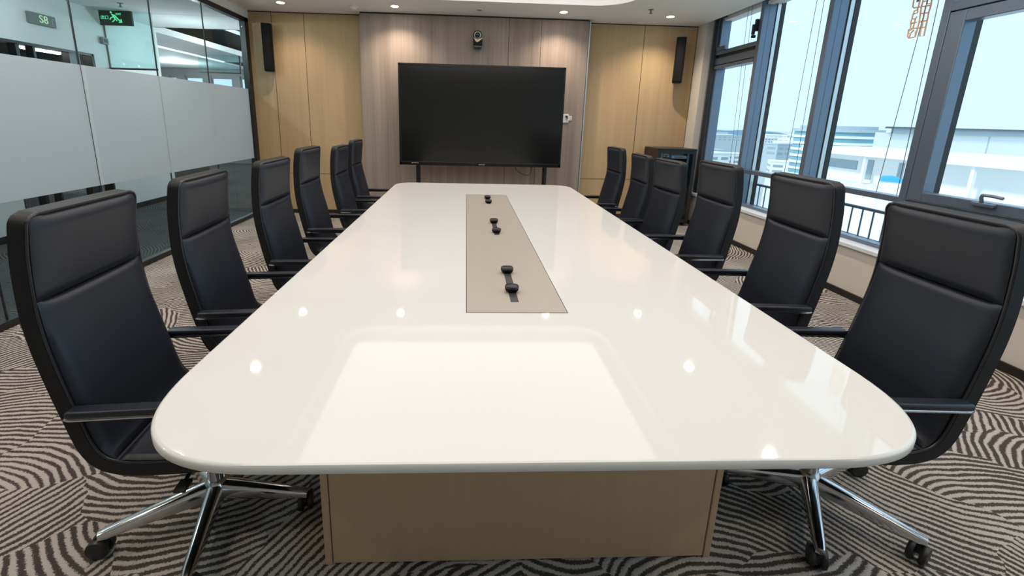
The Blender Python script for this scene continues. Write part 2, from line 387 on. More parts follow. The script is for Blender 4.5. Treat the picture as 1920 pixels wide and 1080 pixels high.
# ------------------------------------------------------------------ windows
GX = 3.655          # glass plane
def win(n):
    w = structure(empty('window_%d' % n, (GX, 0, 0)))
    return w
def wp(name, bm, mat, w, smooth=False):
    o = obj(name, bm, mat, w, smooth); o.matrix_parent_inverse = Matrix.Translation((-GX, 0, 0)); o['kind'] = 'structure'; return o
mull = [5.575, 4.50, 3.375]       # mullion centres between windows 1|2, 2|3, 3|4
HW = .03
for i, (ya, yb) in enumerate(((mull[0]+HW, 6.6), (mull[1]+HW, mull[0]-HW), (mull[2]+HW, mull[1]-HW))):
    w = win(i+1)
    top = 2.965
    wp('pane', B(GX-.003, GX+.003, ya, yb, .5, top), 'glassw', w)
    if i == 0:
        # jamb, opening top light and its transom
        wp('jamb', boxes((3.555, 3.76, 6.50, 6.60, .49, 3.1), (3.60, 3.72, 6.45, 6.50, .49, 3.1), bev=.004), 'frame', w)
        wp('gasket', boxes((3.553, 3.56, 6.47, 6.56, .49, 3.1)), 'framed', w)
        wp('transom', boxes((3.575, 3.72, ya, yb, 2.30, 2.345), (3.59, 3.70, ya, yb, 2.36, 2.45), (3.575, 3.70, ya, yb, 2.49, 2.545), bev=.005), 'frame', w)
        wp('transom_gasket', boxes((3.60, 3.70, ya, yb, 2.34, 2.50)), 'framed', w)
        hb = boxes((3.55, 3.60, ya-.005, ya+.03, 2.66, 2.80), (3.52, 3.56, ya+.01, ya+.028, 2.62, 2.74), bev=.004)
        cyl(hb, (3.53, ya+.02, 2.60), (3.57, ya+.02, 2.60), .018)
        wp('stay_hinge', hb, 'framed', w)
        wp('lock_plate', B(3.56, 3.60, 6.25, 6.45, 2.545, 2.60, bev=.004), 'frame', w)
    # mullion on the near side: room face, glazing pocket, outer face
    yc = ya-HW
    wp('mullion', boxes((3.585, 3.745, yc-HW, yc+HW, .49, 3.25), bev=.004), 'frame', w)
    wp('glazing_bead', boxes((3.745, 3.79, yc-HW-.012, yc+HW, .49, 3.25)), 'silver', w)
    wp('mullion_gasket', boxes((3.738, 3.752, yc-HW-.002, yc+HW, .49, 3.25), (3.79, 3.84, yc-HW-.018, yc+HW, .49, 3.25)), 'framed', w)
    wp('rail', boxes((3.60, 3.70, ya, yb, .915, .965), bev=.004), 'frame', w)
    wp('bottom_rail', boxes((3.61, 3.70, ya, yb, .49, .525), bev=.003), 'frame', w)
    wp('head_rail', boxes((3.62, 3.70, ya, yb, 2.955, 2.99), bev=.003), 'white', w)
# window 4: opening sash with a lever handle
w4 = win(4); y1, y0 = 3.345, 2.05
wp('pane', boxes((GX+.01, GX+.016, y0, y1, 1.0, 2.3), (GX-.003, GX+.003, y0, y1, .5, .93), (GX-.003, GX+.003, y0, y1, 2.42, 2.95)), 'glassw', w4)
wp('fixed_frame', boxes((3.585, 3.74, y0, y1, 2.375, 2.44), (3.60, 3.70, y0, y1, .915, .955), (3.61, 3.70, y0, y1, .49, .525), (3.585, 3.74, y0-.06, y0, .49, 3.25), bev=.004), 'frame', w4)
sash = wp('sash', boxes((3.575, 3.67, y1-.125, y1-.012, .965, 2.365), (3.575, 3.67, y0+.012, y0+.12, .965, 2.365), (3.575, 3.67, y0+.12, y1-.125, 2.285, 2.365), (3.575, 3.67, y0+.12, y1-.125, .965, 1.035), bev=.005), 'frame', w4)
wp('sash_gasket', boxes((3.60, 3.68, y1-.02, y1, .965, 2.375), (3.60, 3.68, y0, y1, 2.36, 2.38), (3.60, 3.66, y0, y1, .95, .97)), 'framed', w4)
wp('weather_strip', B(3.59, 3.62, y0, y1, .955, .963), 'silver', w4)
hb = boxes((3.545, 3.576, 2.72, 2.86, 1.005, 1.03), bev=.006)
tube(hb, [(3.56, 2.80, 1.02), (3.545, 2.80, 1.065), (3.53, 2.785, 1.085), (3.52, 2.72, 1.088), (3.52, 2.66, 1.082)], .011)
wp('handle', hb, 'frame', w4, True)
# the run of windows that goes on behind the camera lights the room
w5 = win(5)
wp('pane', B(GX-.003, GX+.003, -2.5, 1.99, .5, 2.965), 'glassw', w5)
wp('frame', boxes(*[(3.585, 3.745, y-.03, y+.03, .49, 3.25) for y in (.86, -.29, -1.44)], (3.6, 3.7, -2.5, 1.99, .915, .965), (3.61, 3.70, -2.5, 1.99, .49, .525), bev=.004), 'frame', w5)

# blind cords
def cords(lines, label):
    t = empty('blind_cord', (3.615, lines[0][1][0], lines[0][1][1])); tag(t, label, 'blind cord', 'pull cords of the blinds')
    for (ya_, za_), (yb_, zb_) in lines:
        bm = bmesh.new(); tube(bm, [(3.615, ya_, za_), (3.615, yb_, zb_)], .0028, 6)
        o = obj('cord', bm, 'cord', t); o.matrix_parent_inverse = Matrix.Translation(-t.location)
cords([((5.93, 3.29), (5.82, .97)), ((5.85, 3.29), (5.73, .97))], 'pair of thin pull cords hanging at the window nearest the back wall')
cords([((4.735, 3.29), (4.78, .97)), ((4.655, 3.29), (4.62, .97))], 'pair of thin pull cords hanging at the second window from the back wall')
cords([((3.535, 3.29), (3.635, .97)), ((3.497, 3.29), (3.45, .97))], 'pair of thin pull cords hanging beside the orange lettering')

# orange outline lettering on the third window
sg = empty('window_lettering', (3.640, 3.64, 2.25)); tag(sg, 'orange outlined lettering fixed high on the third window pane', 'lettering')
strokes = [[(3.717, 2.548), (3.714, 2.497), (3.698, 2.483), (3.669, 2.482), (3.565, 2.472)], [(3.669, 2.482), (3.661, 2.437), (3.693, 2.437)],
 [(3.693, 2.437), (3.693, 2.458), (3.672, 2.462)], [(3.696, 2.437), (3.700, 2.367), (3.652, 2.365)], [(3.697, 2.361), (3.692, 2.326), (3.638, 2.318)],
 [(3.704, 2.322), (3.701, 2.267), (3.687, 2.250), (3.638, 2.250), (3.641, 2.295)], [(3.704, 2.322), (3.690, 2.312), (3.665, 2.325)],
 [(3.701, 2.29), (3.68, 2.285), (3.66, 2.31)], [(3.687, 2.25), (3.68, 2.28)], [(3.663, 2.56), (3.665, 2.487)], [(3.636, 2.56), (3.64, 2.479), (3.63, 2.362), (3.634, 2.261)],
 [(3.572, 2.56), (3.565, 2.47), (3.570, 2.42), (3.567, 2.361), (3.567, 2.313), (3.565, 2.246), (3.60, 2.25), (3.602, 2.31), (3.598, 2.317)],
 [(3.601, 2.56), (3.602, 2.49), (3.569, 2.487)], [(3.636, 2.515), (3.603, 2.515)], [(3.605, 2.474), (3.605, 2.425), (3.598, 2.317)], [(3.627, 2.425), (3.570, 2.42)],
 [(3.632, 2.362), (3.567, 2.361)], [(3.639, 2.317), (3.567, 2.313)], [(3.693, 2.40), (3.668, 2.393), (3.66, 2.41)], [(3.668, 2.393), (3.668, 2.367)], [(3.697, 2.361), (3.668, 2.363), (3.67, 2.325)],
 [(3.634, 2.261), (3.638, 2.25)]]
for st in strokes:
    bm = bmesh.new(); tube(bm, [(3.648, y, z) for y, z in st], .0056, 6)
    o = obj('stroke', bm, 'orange', sg); o.matrix_parent_inverse = Matrix.Translation(-sg.location)
o = obj('mark', B(3.645, 3.65, 3.672, 3.69, 2.525, 2.56), 'letterd', sg); o.matrix_parent_inverse = Matrix.Translation(-sg.location)

# railing outside
rl = empty('balcony_railing', (3.90, 2, .42)); tag(rl, 'dark metal railing with upright bars outside the windows', 'railing')
rinv = Matrix.Translation(-rl.location)
for nm, z, r in (('top_rail', .752, .016), ('bottom_rail', .468, .012)):
    o = obj(nm, CY_((3.90, 1.2, z), (3.90, 7.2, z), r), 'frame', rl, True); o.matrix_parent_inverse = rinv
y = 1.3; k = 0
while y < 7.1:
    z0 = .42 if k % 10 == 0 else .468
    o = obj('post' if k % 10 == 0 else 'baluster', CY_((3.90, y, z0), (3.90, y, .752), .014 if k % 10 == 0 else .0075, seg=10), 'frame', rl, True); o.matrix_parent_inverse = rinv
    y += .118; k += 1

# ------------------------------------------------------------------ glass partition (left)
PX = -3.20
gp = structure(empty('wall_left', (PX, 0, 0)))
def gpart(name, bm, mat):
    o = obj(name, bm, mat, gp); o.matrix_parent_inverse = Matrix.Translation((-PX, 0, 0)); o['kind'] = 'structure'; return o
joints = [-2.5, -.95, .1, 1.05, 2.0, 2.95, 3.905, 4.845, 5.77, 6.74]
for a, b in zip(joints, joints[1:]):
    gpart('pane', B(PX-.005, PX+.005, a+.003, b-.003, .05, 2.82), 'glassp')
gpart('silicone_joint', boxes(*[(PX-.006, PX+.006, y-.004, y+.004, .05, 2.82) for y in joints[1:-1]]), 'framed')
fj = joints[:-2]+joints[-1:]
for a, b in zip(fj, fj[1:]):
    gpart('frosted_film', B(PX+.0065, PX+.0075, a+(.045 if b > 4.5 and b < 5 else .0015), b-.0015, .862, 1.866), 'film')
gpart('joint_strip', B(PX+.0065, PX+.009, 3.912, 3.947, .862, 1.866), 'filmw')
gpart('frame', boxes((PX-.04, PX+.04, -2.5, YB, 2.785, 2.845), (PX-.03, PX+.035, -2.5, YB, 0, .055), (PX-.04, PX+.04, 6.745, YB-.001, 0, 2.845), bev=.003), 'blackm')

# ------------------------------------------------------------------ corridor and open office beyond
structure(obj('wall_corridor', boxes((-5.37, -5.22, -2.5, 5.275, 0, 3.4), (-5.37, -5.22, 6.65, 8.0, 0, 3.4), (-5.37, -5.22, 5.275, 6.65, 2.27, 3.4)), 'white'))
structure(obj('baseboard_corridor', boxes((-5.22, -5.205, -2.5, 5.275, 0, .08), (-5.22, -5.205, 6.65, 8.0, 0, .08)), 'black'))
structure(obj('ceiling_corridor', boxes((-5.22, -3.25, -2.5, 6.93, 2.88, 2.95), (-5.22, -3.25, 6.945, 8.0, 2.88, 2.95), (-5.22, -3.25, 7.97, 8.0, 2.88, 3.45), (-5.22, -3.25, 6.9, 7.0, 2.9, 2.96)), 'ceil'))
structure(obj('trim_6', boxes((-5.36, -5.23, 5.275, 6.65, 2.24, 2.27), (-5.34, -5.25, 5.58, 5.62, 0, 2.27), (-5.34, -5.25, 5.79, 5.82, 0, 2.27), (-5.34, -5.25, 6.28, 6.44, 0, 2.27), (-5.36, -5.23, 6.62, 6.65, 0, 2.27), (-5.36, -5.23, 5.275, 5.30, 0, 2.27)), 'black'))
structure(obj('wall_inner', boxes((-7.9, -7.8, 3.5, 8.0, 0, 3.4), (-7.8, -5.37, 3.4, 3.5, 0, 3.4)), 'dgrey'))
structure(obj('ceiling_inner', B(-7.8, -5.37, 3.5, 8.0, 2.55, 2.62), 'darkroom'))
structure(obj('wall_office', boxes((-9.5, -9.4, 8.0, 14, 0, 3.5), (-9.4, -5.37, 8.0, 8.1, 2.0, 3.4), (-3.25, -3.15, 7.05, 14, 0, 3.5)), 'white'))
structure(obj('ceiling_office', B(-9.4, -3.25, 8.05, 14, 3.3, 3.36), 'darkroom'))
structure(obj('trim_7', boxes((-6.35, -5.3, 8.12, 12.3, 2.83, 2.94)), 'white'))              # white soffit
structure(obj('trim_8', boxes((-4.75, -4.70, 8.1, 13.9, 3.1, 3.16), (-4.2, -4.15, 8.1, 13.9, 3.12, 3.2)), 'sil2'))
structure(obj('trim_9', boxes((-9.4, -6.37, 8.12, 13.9, 2.80, 2.83)), 'white'))
fw = boxes((-9.4, -3.25, 13.9, 14.0, 2.52, 3.3), (-9.4, -3.25, 13.8, 14.0, 2.78, 2.84), (-9.4, -3.25, 13.9, 14, 0, .9))
for x in (-8.95, -8.5, -7.75, -6.9, -6.0): box(fw, x-.12, x+.12, 13.85, 14, .9, 2.6)
structure(obj('wall_far', fw, 'dgrey'))
ls = obj('led_strip', B(-6.36, -6.32, 8.2, 12.2, 2.815, 2.83), 'led'); tag(ls, 'thin white light strip along the office soffit behind the glass', 'light strip')

def grp_inv(o, root): o.matrix_parent_inverse = Matrix.Translation(-root.location)
tl = empty('linear_light', (-5.5, 6.17, 2.25)); tag(tl, 'glowing white tube light seen through the corridor opening', 'tube light')
grp_inv(obj('tube', B(-5.53, -5.47, 5.92, 6.43, 2.225, 2.265, bev=.008), 'tube', tl), tl)
grp_inv(obj('housing', B(-5.54, -5.46, 5.90, 6.45, 2.265, 2.55), 'darkroom', tl), tl)
# room number sign on the corridor wall
s1 = empty('room_sign', (-5.22, 5.92, 2.56)); tag(s1, 'grey wall sign with pale green characters on the corridor wall', 'sign')
grp_inv(obj('plate', B(-5.22, -5.185, 5.745, 6.095, 2.50, 2.63, bev=.006), 'signg', s1), s1)
RX = Matrix(((0, 0, 1, 0), (1, 0, 0, 0), (0, 1, 0, 0), (0, 0, 0, 1)))      # text facing +x, reading along +y
grp_inv(text_mesh('lettering', 'S8', .125, 'greenp', s1, Matrix.Translation((-5.183, 5.93, 2.565)) @ RX), s1)
bm = bmesh.new(); tube(bm, [(-5.183, 6.065, 2.595), (-5.183, 6.045, 2.59), (-5.183, 6.04, 2.56), (-5.183, 6.05, 2.53)], .003, 6)
grp_inv(obj('mark', bm, 'sil2', s1), s1)
# exit sign under the corridor ceiling
s2 = empty('exit_sign', (-4.98, 6.82, 2.79)); tag(s2, 'hanging dark exit sign with green running figure and arrow', 'sign')
grp_inv(obj('housing', B(-5.205, -4.755, 6.82, 6.85, 2.685, 2.88, bev=.005), 'signd', s2), s2)
yf = 6.817
def blk(bm, pts, w): tube(bm, [(x, yf, z) for x, z in pts], w, 6)
bm = bmesh.new()
blk(bm, [(-5.02, 2.835), (-5.00, 2.80), (-4.985, 2.775)], .009); blk(bm, [(-5.0, 2.80), (-5.04, 2.785), (-5.055, 2.76)], .006); blk(bm, [(-5.0, 2.80), (-4.965, 2.81)], .006)
blk(bm, [(-4.985, 2.775), (-5.005, 2.745), (-5.03, 2.735)], .006); blk(bm, [(-4.985, 2.775), (-4.96, 2.745)], .006)
bmesh.ops.create_icosphere(bm, subdivisions=2, radius=.013, matrix=Matrix.Translation((-5.03, yf, 2.857)))
grp_inv(obj('running_figure', bm, 'green', s2, True), s2)
bm = bmesh.new(); blk(bm, [(-4.995, 2.825), (-4.94, 2.765), (-4.905, 2.735)], .009); blk(bm, [(-4.935, 2.728), (-4.90, 2.730), (-4.905, 2.768)], .009)
grp_inv(obj('arrow', bm, 'green', s2), s2)
RY = Matrix(((1, 0, 0, 0), (0, 0, -1, 0), (0, 1, 0, 0), (0, 0, 0, 1)))     # text facing -y
grp_inv(text_mesh('lettering', '\u51fa\u53e3', .055, 'green', s2, Matrix.Translation((-5.125, yf, 2.785)) @ RY), s2)
grp_inv(text_mesh('lettering', 'EXIT', .036, 'green', s2, Matrix.Translation((-4.93, yf, 2.835)) @ RY), s2)
# glass smoke barrier
sb = empty('smoke_barrier', (-4.87, 6.9, 2.1)); tag(sb, 'clear hanging glass panel with a black bottom edge in the corridor', 'glass panel')
grp_inv(obj('pane', B(-5.21, -4.53, 6.895, 6.905, 2.12, 2.88), 'glassb', sb), sb)
grp_inv(obj('bottom_edge', B(-5.21, -4.53, 6.89, 6.91, 2.095, 2.12), 'black', sb), sb)
grp_inv(obj('side_edge', B(-5.215, -5.208, 6.89, 6.91, 2.095, 2.88), 'black', sb), sb)
sb2 = empty('smoke_barrier', (-5.6, 11.0, 2.6)); tag(sb2, 'dark edged glass panel hanging from the far office soffit', 'glass panel')
grp_inv(obj('pane', B(-6.3, -5.35, 11.0, 11.01, 2.45, 2.83), 'glassb', sb2), sb2)
grp_inv(obj('edge', boxes((-6.3, -5.35, 10.99, 11.02, 2.43, 2.455), (-5.36, -5.33, 10.99, 11.02, 2.43, 2.83)), 'black', sb2), sb2)
wb = empty('wall_speaker', (-5.22, 6.845, 2.475)); tag(wb, 'small dark square box on the corridor wall under the exit sign', 'wall box')
grp_inv(obj('body', B(-5.22, -5.17, 6.785, 6.885, 2.43, 2.52, bev=.004), 'signg', wb), wb)
grp_inv(obj('grille', B(-5.171, -5.166, 6.81, 6.86, 2.45, 2.50), 'black', wb), wb)
for (x, ya_, w_, d_, h_, lb) in ((-6.2, 9.5, .8, 1.4, .75, 'dark office desk standing beyond the corridor wall end'), (-4.6, 11.4, 1.1, .6, .62, 'dark low cabinet standing far back in the office')):
    t = empty('office_desk' if h_ > .7 else 'low_cabinet', (x, ya_, 0)); tag(t, lb, 'desk' if h_ > .7 else 'cabinet')
    obj('top', B(-w_/2, w_/2, -d_/2, d_/2, h_-.03, h_), 'dgrey', t)
    obj('body', B(-w_/2+.04, w_/2-.04, -d_/2+.04, d_/2-.04, 0, h_-.03), 'darkroom', t)

# ------------------------------------------------------------------ ceiling fittings
def spot(loc, power, size=2.3, col=(1.0, .84, .66), r=.035):
    l = bpy.data.lights.new('downlight_beam', 'SPOT'); l.energy = power; l.spot_size = size; l.spot_blend = .9; l.color = col; l.shadow_soft_size = r
    o = bpy.data.objects.new('downlight_beam', l); COL.objects.link(o); return o
def make_downlight(z):
    t = empty('downlight', (0, 0, z))
    bm = bmesh.new()
    prof = [(.050, .004), (.050, -.001), (.062, -.004), (.068, -.001), (.068, .004)]
    rings = []
    for r, zz in prof: rings.append([bm.verts.new((r*cos(2*pi*k/32), r*sin(2*pi*k/32), zz)) for k in range(32)])
    for a, b in zip(rings, rings[1:]):
        for k in range(32): bm.faces.new((a[k], a[(k+1) % 32], b[(k+1) % 32], b[k]))
    obj('trim_ring', bm, 'whitep', t, True)
    bm = bmesh.new(); lathe(bm, [(.051, .003), (.045, -.003), (.02, -.005)]); obj('lens', bm, 'lens', t, True)
    return t
def dup(o, parent=None):
    c = o.copy(); COL.objects.link(c)
    if parent is not None: c.parent = parent
    for ch in o.children: dup(ch, c)
    return c
DL = make_downlight(CZ); used = False
dl = [(-2.475, 6.32, 'glowing round downlight over the left tan wall panels'), (-.975, 6.30, 'glowing round downlight left of the wall camera'),
      (1.29, 6.28, 'glowing round downlight right of the wall camera'), (2.78, 6.32, 'glowing round downlight over the right tan wall panels')]
for yy in (4.78, 3.30, 1.80, .3):
    dl += [(-2.475, yy, 'round downlight in the row along the glass partition'), (2.83, yy, 'round downlight in the row along the windows')]
for x, yy, lab in dl:
    t = DL if not used else dup(DL); used = True
    t.location = (x, yy, CZ); tag(t, lab, 'downlight', 'round ceiling downlights')
    s = spot((x, yy, CZ), 0); s.location = (0, 0, -.012); s.parent = t
    s.data.energy = 42 if yy > 6 else 26
cdl = dup(DL)
for ch in list(cdl.children):
    if ch.type == 'LIGHT': bpy.data.objects.remove(ch)
cdl.location = (-3.62, 5.83, 2.88); tag(cdl, 'round downlight in the corridor ceiling behind the glass', 'downlight')
sd = empty('smoke_detector', (-1.54, 6.385, CZ)); tag(sd, 'white round smoke detector on the ceiling beside the grey panel', 'smoke detector')
bm = bmesh.new(); lathe(bm, [(.062, 0), (.062, -.012), (.055, -.018)]); obj('base', bm, 'whitep', sd, True)
bm = bmesh.new(); lathe(bm, [(.040, -.018), (.038, -.034), (.028, -.042), (.012, -.044)]); obj('sensor_head', bm, 'whitep', sd, True)
cs = empty('ceiling_speaker', (.153, 6.29, CZ)); tag(cs, 'small round grey vent disc on the ceiling above the wall camera', 'ceiling speaker')
bm = bmesh.new(); lathe(bm, [(.056, 0), (.056, -.006), (.045, -.010)]); obj('rim', bm, 'whitep', cs, True)
bm = bmesh.new(); lathe(bm, [(.042, -.008), (.03, -.012), (.01, -.012)]); obj('grille', bm, 'dgrey', cs, True)
def sprinkler(loc, lab):
    t = empty('ceiling_sprinkler', loc); tag(t, lab, 'sprinkler')
    bm = bmesh.new(); lathe(bm, [(.034, 0), (.034, -.004), (.016, -.008)]); obj('escutcheon', bm, 'dgrey', t, True)
    bm = bmesh.new(); cyl(bm, (0, 0, -.006), (0, 0, -.04), .010); lathe(bm, [(.006, -.04), (.022, -.045), (.022, -.048), (.006, -.05)]); obj('head', bm, 'dgrey', t, True)
sprinkler((2.366, 5.98, CZ), 'grey sprinkler head on the ceiling toward the windows')
sprinkler((-4.55, 6.35, 2.88), 'dark sprinkler head on the corridor ceiling behind the glass')

# ------------------------------------------------------------------ television on its stand
TVX0, TVX1, TVY, TVZ0, TVZ1 = -.945, 1.375, 6.28, .852, 2.242
tv = empty('television', ((TVX0+TVX1)/2, 6.35, 0)); tag(tv, 'very large black flat television on a two legged stand', 'television')
def tvp(name, bm, mat, sm=False, par=None):
    o = obj(name, bm, mat, tv, sm); grp_inv(o, tv)
    return o
bez = bmesh.new()
bx = .028
for a in ((TVX0, TVX1, TVY, TVY+.05, TVZ1-.026, TVZ1), (TVX0, TVX1, TVY, TVY+.05, TVZ0, TVZ0+.052), (TVX0, TVX0+bx, TVY, TVY+.05, TVZ0, TVZ1), (TVX1-bx, TVX1, TVY, TVY+.05, TVZ0, TVZ1)):
    box(bez, *a, bev=.004)
bzo = tvp('bezel', bez, 'bezel')
tvp('screen', B(TVX0+.02, TVX1-.02, TVY+.006, TVY+.012, TVZ0+.04, TVZ1-.02), 'screen')
tvp('back_cover', B(TVX0+.01, TVX1-.01, TVY+.05, TVY+.085, TVZ0+.01, TVZ1-.01, bev=.01), 'black')
bm = bmesh.new()
for i, w_ in enumerate((.012, .008, .012, .010, .008, .012)):
    box(bm, -.775+i*.0165, -.775+i*.0165+w_, TVY-.0015, TVY+.001, .879, .888)
tvp('logo_print', bm, 'label')
bm = bmesh.new()
for i in range(5): box(bm, .188+i*.0185, .188+i*.0185+.015, TVY-.0015, TVY+.001, .8685, .8785)
tvp('logo_badge', bm, 'label')
tvp('sensor_window', B(.70, .74, TVY-.002, TVY+.001, TVZ1-.02, TVZ1-.008), 'screen')
for x in (-.69, 1.165):
    tvp('stand_leg', CY_((x, 6.375, .05), (x, 6.375, 1.6), .033), 'blackm', True)
tvp('stand_base', boxes((-.74, -.64, 6.0, 6.62, .045, .085), (1.115, 1.215, 6.0, 6.62, .045, .085), (-.69, 1.165, 6.35, 6.40, .045, .085), bev=.008), 'blackm')
for x in (-.69, 1.165):
    for yy in (6.05, 6.57): tvp('castor', CY_((x-.025, yy, .026), (x+.025, yy, .026), .026), 'black', True)
bm = bmesh.new(); tube(bm, [(.73, 6.35, .858), (.735, 6.36, .81), (.80, 6.36, .755), (.87, 6.36, .73), (.92, 6.36, .725), (.955, 6.36, .75), (.965, 6.36, .80), (.962, 6.35, .858)], .0045, 8)
tag(obj('television_cable', bm, 'black', None, True), 'thin black cable looping below the television', 'cable')

# wall camera
wc = empty('conference_camera', (.143, 6.56, 2.51)); tag(wc, 'black round headed conference camera on the wall above the television', 'camera')
def wcp(n, bm, mt, sm=False): o = obj(n, bm, mt, wc, sm); grp_inv(o, wc); return o
wcp('bracket', boxes((.083, .203, 6.46, 6.65, 2.505, 2.515), (.083, .203, 6.63, 6.65, 2.505, 2.60), bev=.002), 'dgrey')
wcp('body', B(.080, .206, 6.455, 6.60, 2.515, 2.615, bev=.008), 'spk')
bm = bmesh.new(); lathe(bm, [(.02, -.07), (.058, -.06), (.062, -.03), (.062, .05), (.054, .062)], Matrix.Translation((.138, 6.52, 2.662)) @ Matrix.Rotation(rad(96), 4, 'X'))
wcp('head', bm, 'black', True)
bm = bmesh.new(); lathe(bm, [(.046, .058), (.046, .066), (.040, .068), (.036, .062)], Matrix.Translation((.138, 6.52, 2.662)) @ Matrix.Rotation(rad(96), 4, 'X'), 28)
wcp('lens_ring', bm, 'silver', True)
bm = bmesh.new(); lathe(bm, [(.036, .060), (.030, .068), (.015, .073), (.004, .074)], Matrix.Translation((.138, 6.52, 2.662)) @ Matrix.Rotation(rad(96), 4, 'X'), 28)
wcp('lens', bm, 'screen', True)
bm = bmesh.new()
prism(bm, [(.088, 2.622), (.092, 2.607), (.115, 2.572), (.135, 2.565), (.155, 2.570), (.185, 2.595), (.203, 2.612), (.200, 2.622), (.15, 2.60), (.12, 2.60)], 0, .012)
bm.transform(Matrix.Translation((0, 6.455, 0)) @ Matrix(((1, 0, 0, 0), (0, 0, -1, 0), (0, 1, 0, 0), (0, 0, 0, 1))))
wcp('tilt_yoke', bm, 'gold')

# wall sockets right of the television
so = empty('wall_socket', (1.50, FY, 1.555)); tag(so, 'white socket plate half behind the television edge', 'socket', None)
def sop(r, n, bm, mt): o = obj(n, bm, mt, r); grp_inv(o, r)
sop(so, 'plate', B(1.44, 1.535, FY-.010, FY, 1.495, 1.622, bev=.004), 'whitep')
sop(so, 'plug', boxes((1.485, 1.515, FY-.03, FY-.01, 1.575, 1.60), (1.505, 1.517, FY-.03, FY-.01, 1.555, 1.60), bev=.003), 'black')
sop(so, 'outlet_slot', B(1.475, 1.515, FY-.012, FY-.009, 1.535, 1.54), 'dgrey')
so2 = empty('network_socket', (1.565, FY, 1.56)); tag(so2, 'small white socket with two dots beside the larger plate', 'socket')
sop(so2, 'plate', B(1.541, 1.582, FY-.010, FY, 1.53, 1.595, bev=.004), 'whitep')
sop(so2, 'port', boxes((1.556, 1.568, FY-.012, FY-.009, 1.570, 1.580), (1.556, 1.568, FY-.012, FY-.009, 1.545, 1.556)), 'dgrey')

# column loudspeakers
def speaker(x, y, rz, lab):
    t = empty('column_speaker', (x, y, 2.12), rz); tag(t, lab, 'speaker', 'column speakers on the back wall')
    bm = bmesh.new(); prism(bm, [(-.062, .055), (.062, .055), (.068, -.02), (.055, -.05), (-.055, -.05), (-.068, -.02)], 0, .645, bev=.006); obj('cabinet', bm, 'spk', t)
    bm = bmesh.new(); prism(bm, [(-.050, -.05), (.050, -.05), (.046, -.057), (-.046, -.057)], .02, .625); obj('grille', bm, 'spk', t)
    obj('end_cap', boxes((-.05, .05, -.045, .045, -.008, 0), bev=.002), 'blackm', t)
    b = boxes((-.02, .02, .055, .13, .28, .40), bev=.004); cyl(b, (0, .06, .34), (0, .06, .30), .02); obj('bracket', b, 'black', t)
speaker(-2.858, 6.735, rad(12), 'tall narrow black loudspeaker on the tan wall by the glass partition')
speaker(3.155, 6.70, rad(-24), 'tall narrow black loudspeaker on the tan wall by the windows')

# equipment rack in the corner
rk = empty('equipment_rack', (3.10, 6.55, 0)); tag(rk, 'black equipment cabinet with glass door in the corner by the windows', 'rack cabinet')
RX0, RX1, RY0, RY1, RZ = 2.815, 3.39, 6.30, 6.80, 1.165
def rp(n, bm, mt, sm=False): o = obj(n, bm, mt, rk, sm); grp_inv(o, rk); return o
rp('cabinet', boxes((RX0, RX0+.02, RY0+.02, RY1, .06, RZ-.03), (RX1-.02, RX1, RY0+.02, RY1, .06, RZ-.03), (RX0, RX1, RY1-.02, RY1, .06, RZ-.03), (RX0, RX1, RY0+.02, RY1, .05, .08)), 'black')
rp('top', B(RX0-.004, RX1+.004, RY0-.004, RY1, RZ-.03, RZ, bev=.006), 'blackm')
rp('door_frame', boxes((RX0, RX0+.05, RY0, RY0+.02, .06, RZ-.03), (RX1-.05, RX1, RY0, RY0+.02, .06, RZ-.03), (RX0+.05, RX1-.05, RY0, RY0+.02, RZ-.075, RZ-.03), (RX0+.05, RX1-.05, RY0, RY0+.02, .06, .11)), 'black')
rp('door_glass', B(RX0+.05, RX1-.05, RY0+.006, RY0+.011, .11, RZ-.075), 'glassr')
for x in (RX0+.07, RX1-.10): rp('mounting_rail', B(x, x+.025, RY0+.06, RY0+.075, .09, RZ-.05), 'silver')
for x in (RX0+.05, RX1-.05):
    for yy in (RY0+.06, RY1-.06): rp('castor', CY_((x-.015, yy, .03), (x+.015, yy, .03), .03), 'black', True)
def unit(n, a, mt, lab, cat, det=None):
    t = empty(n, ((a[0]+a[1])/2, a[2], a[4])); tag(t, lab, cat)
    o = obj('casing', B(*a, bev=.004), mt, t); grp_inv(o, t)
    f = bmesh.new()
    for k in range(6):
        xx = a[0]+.04+k*(a[1]-a[0]-.1)/6; box(f, xx, xx+.02, a[2]-.004, a[2], a[4]+.015, a[4]+.03)
    o = obj('front_controls', f, det or 'dgrey', t); grp_inv(o, t)
unit('wireless_receiver', (2.93, 3.02, 6.38, 6.6, 1.03, 1.085), 'pearl', 'pale small box at the top of the equipment cabinet', 'receiver')
unit('audio_mixer', (3.06, 3.29, 6.38, 6.7, 1.015, 1.06), 'pearl', 'pale wide unit with a row of controls in the cabinet', 'audio unit')
unit('amplifier', (2.92, 3.29, 6.38, 6.7, .83, .96), 'pearl', 'large pale blue-grey unit in the middle of the cabinet', 'amplifier')
unit('power_sequencer', (2.92, 3.29, 6.38, 6.7, .66, .72), 'silver', 'thin silver unit on the lower cabinet shelf', 'audio unit')
unit('video_processor', (2.92, 3.29, 6.38, 6.7, .40, .46), 'silver', 'thin silver unit near the cabinet bottom', 'audio unit')
for z in (.82, .65, .39): rp('shelf', B(RX0+.06, RX1-.06, RY0+.07, RY1-.03, z-.012, z-.001), 'silver')

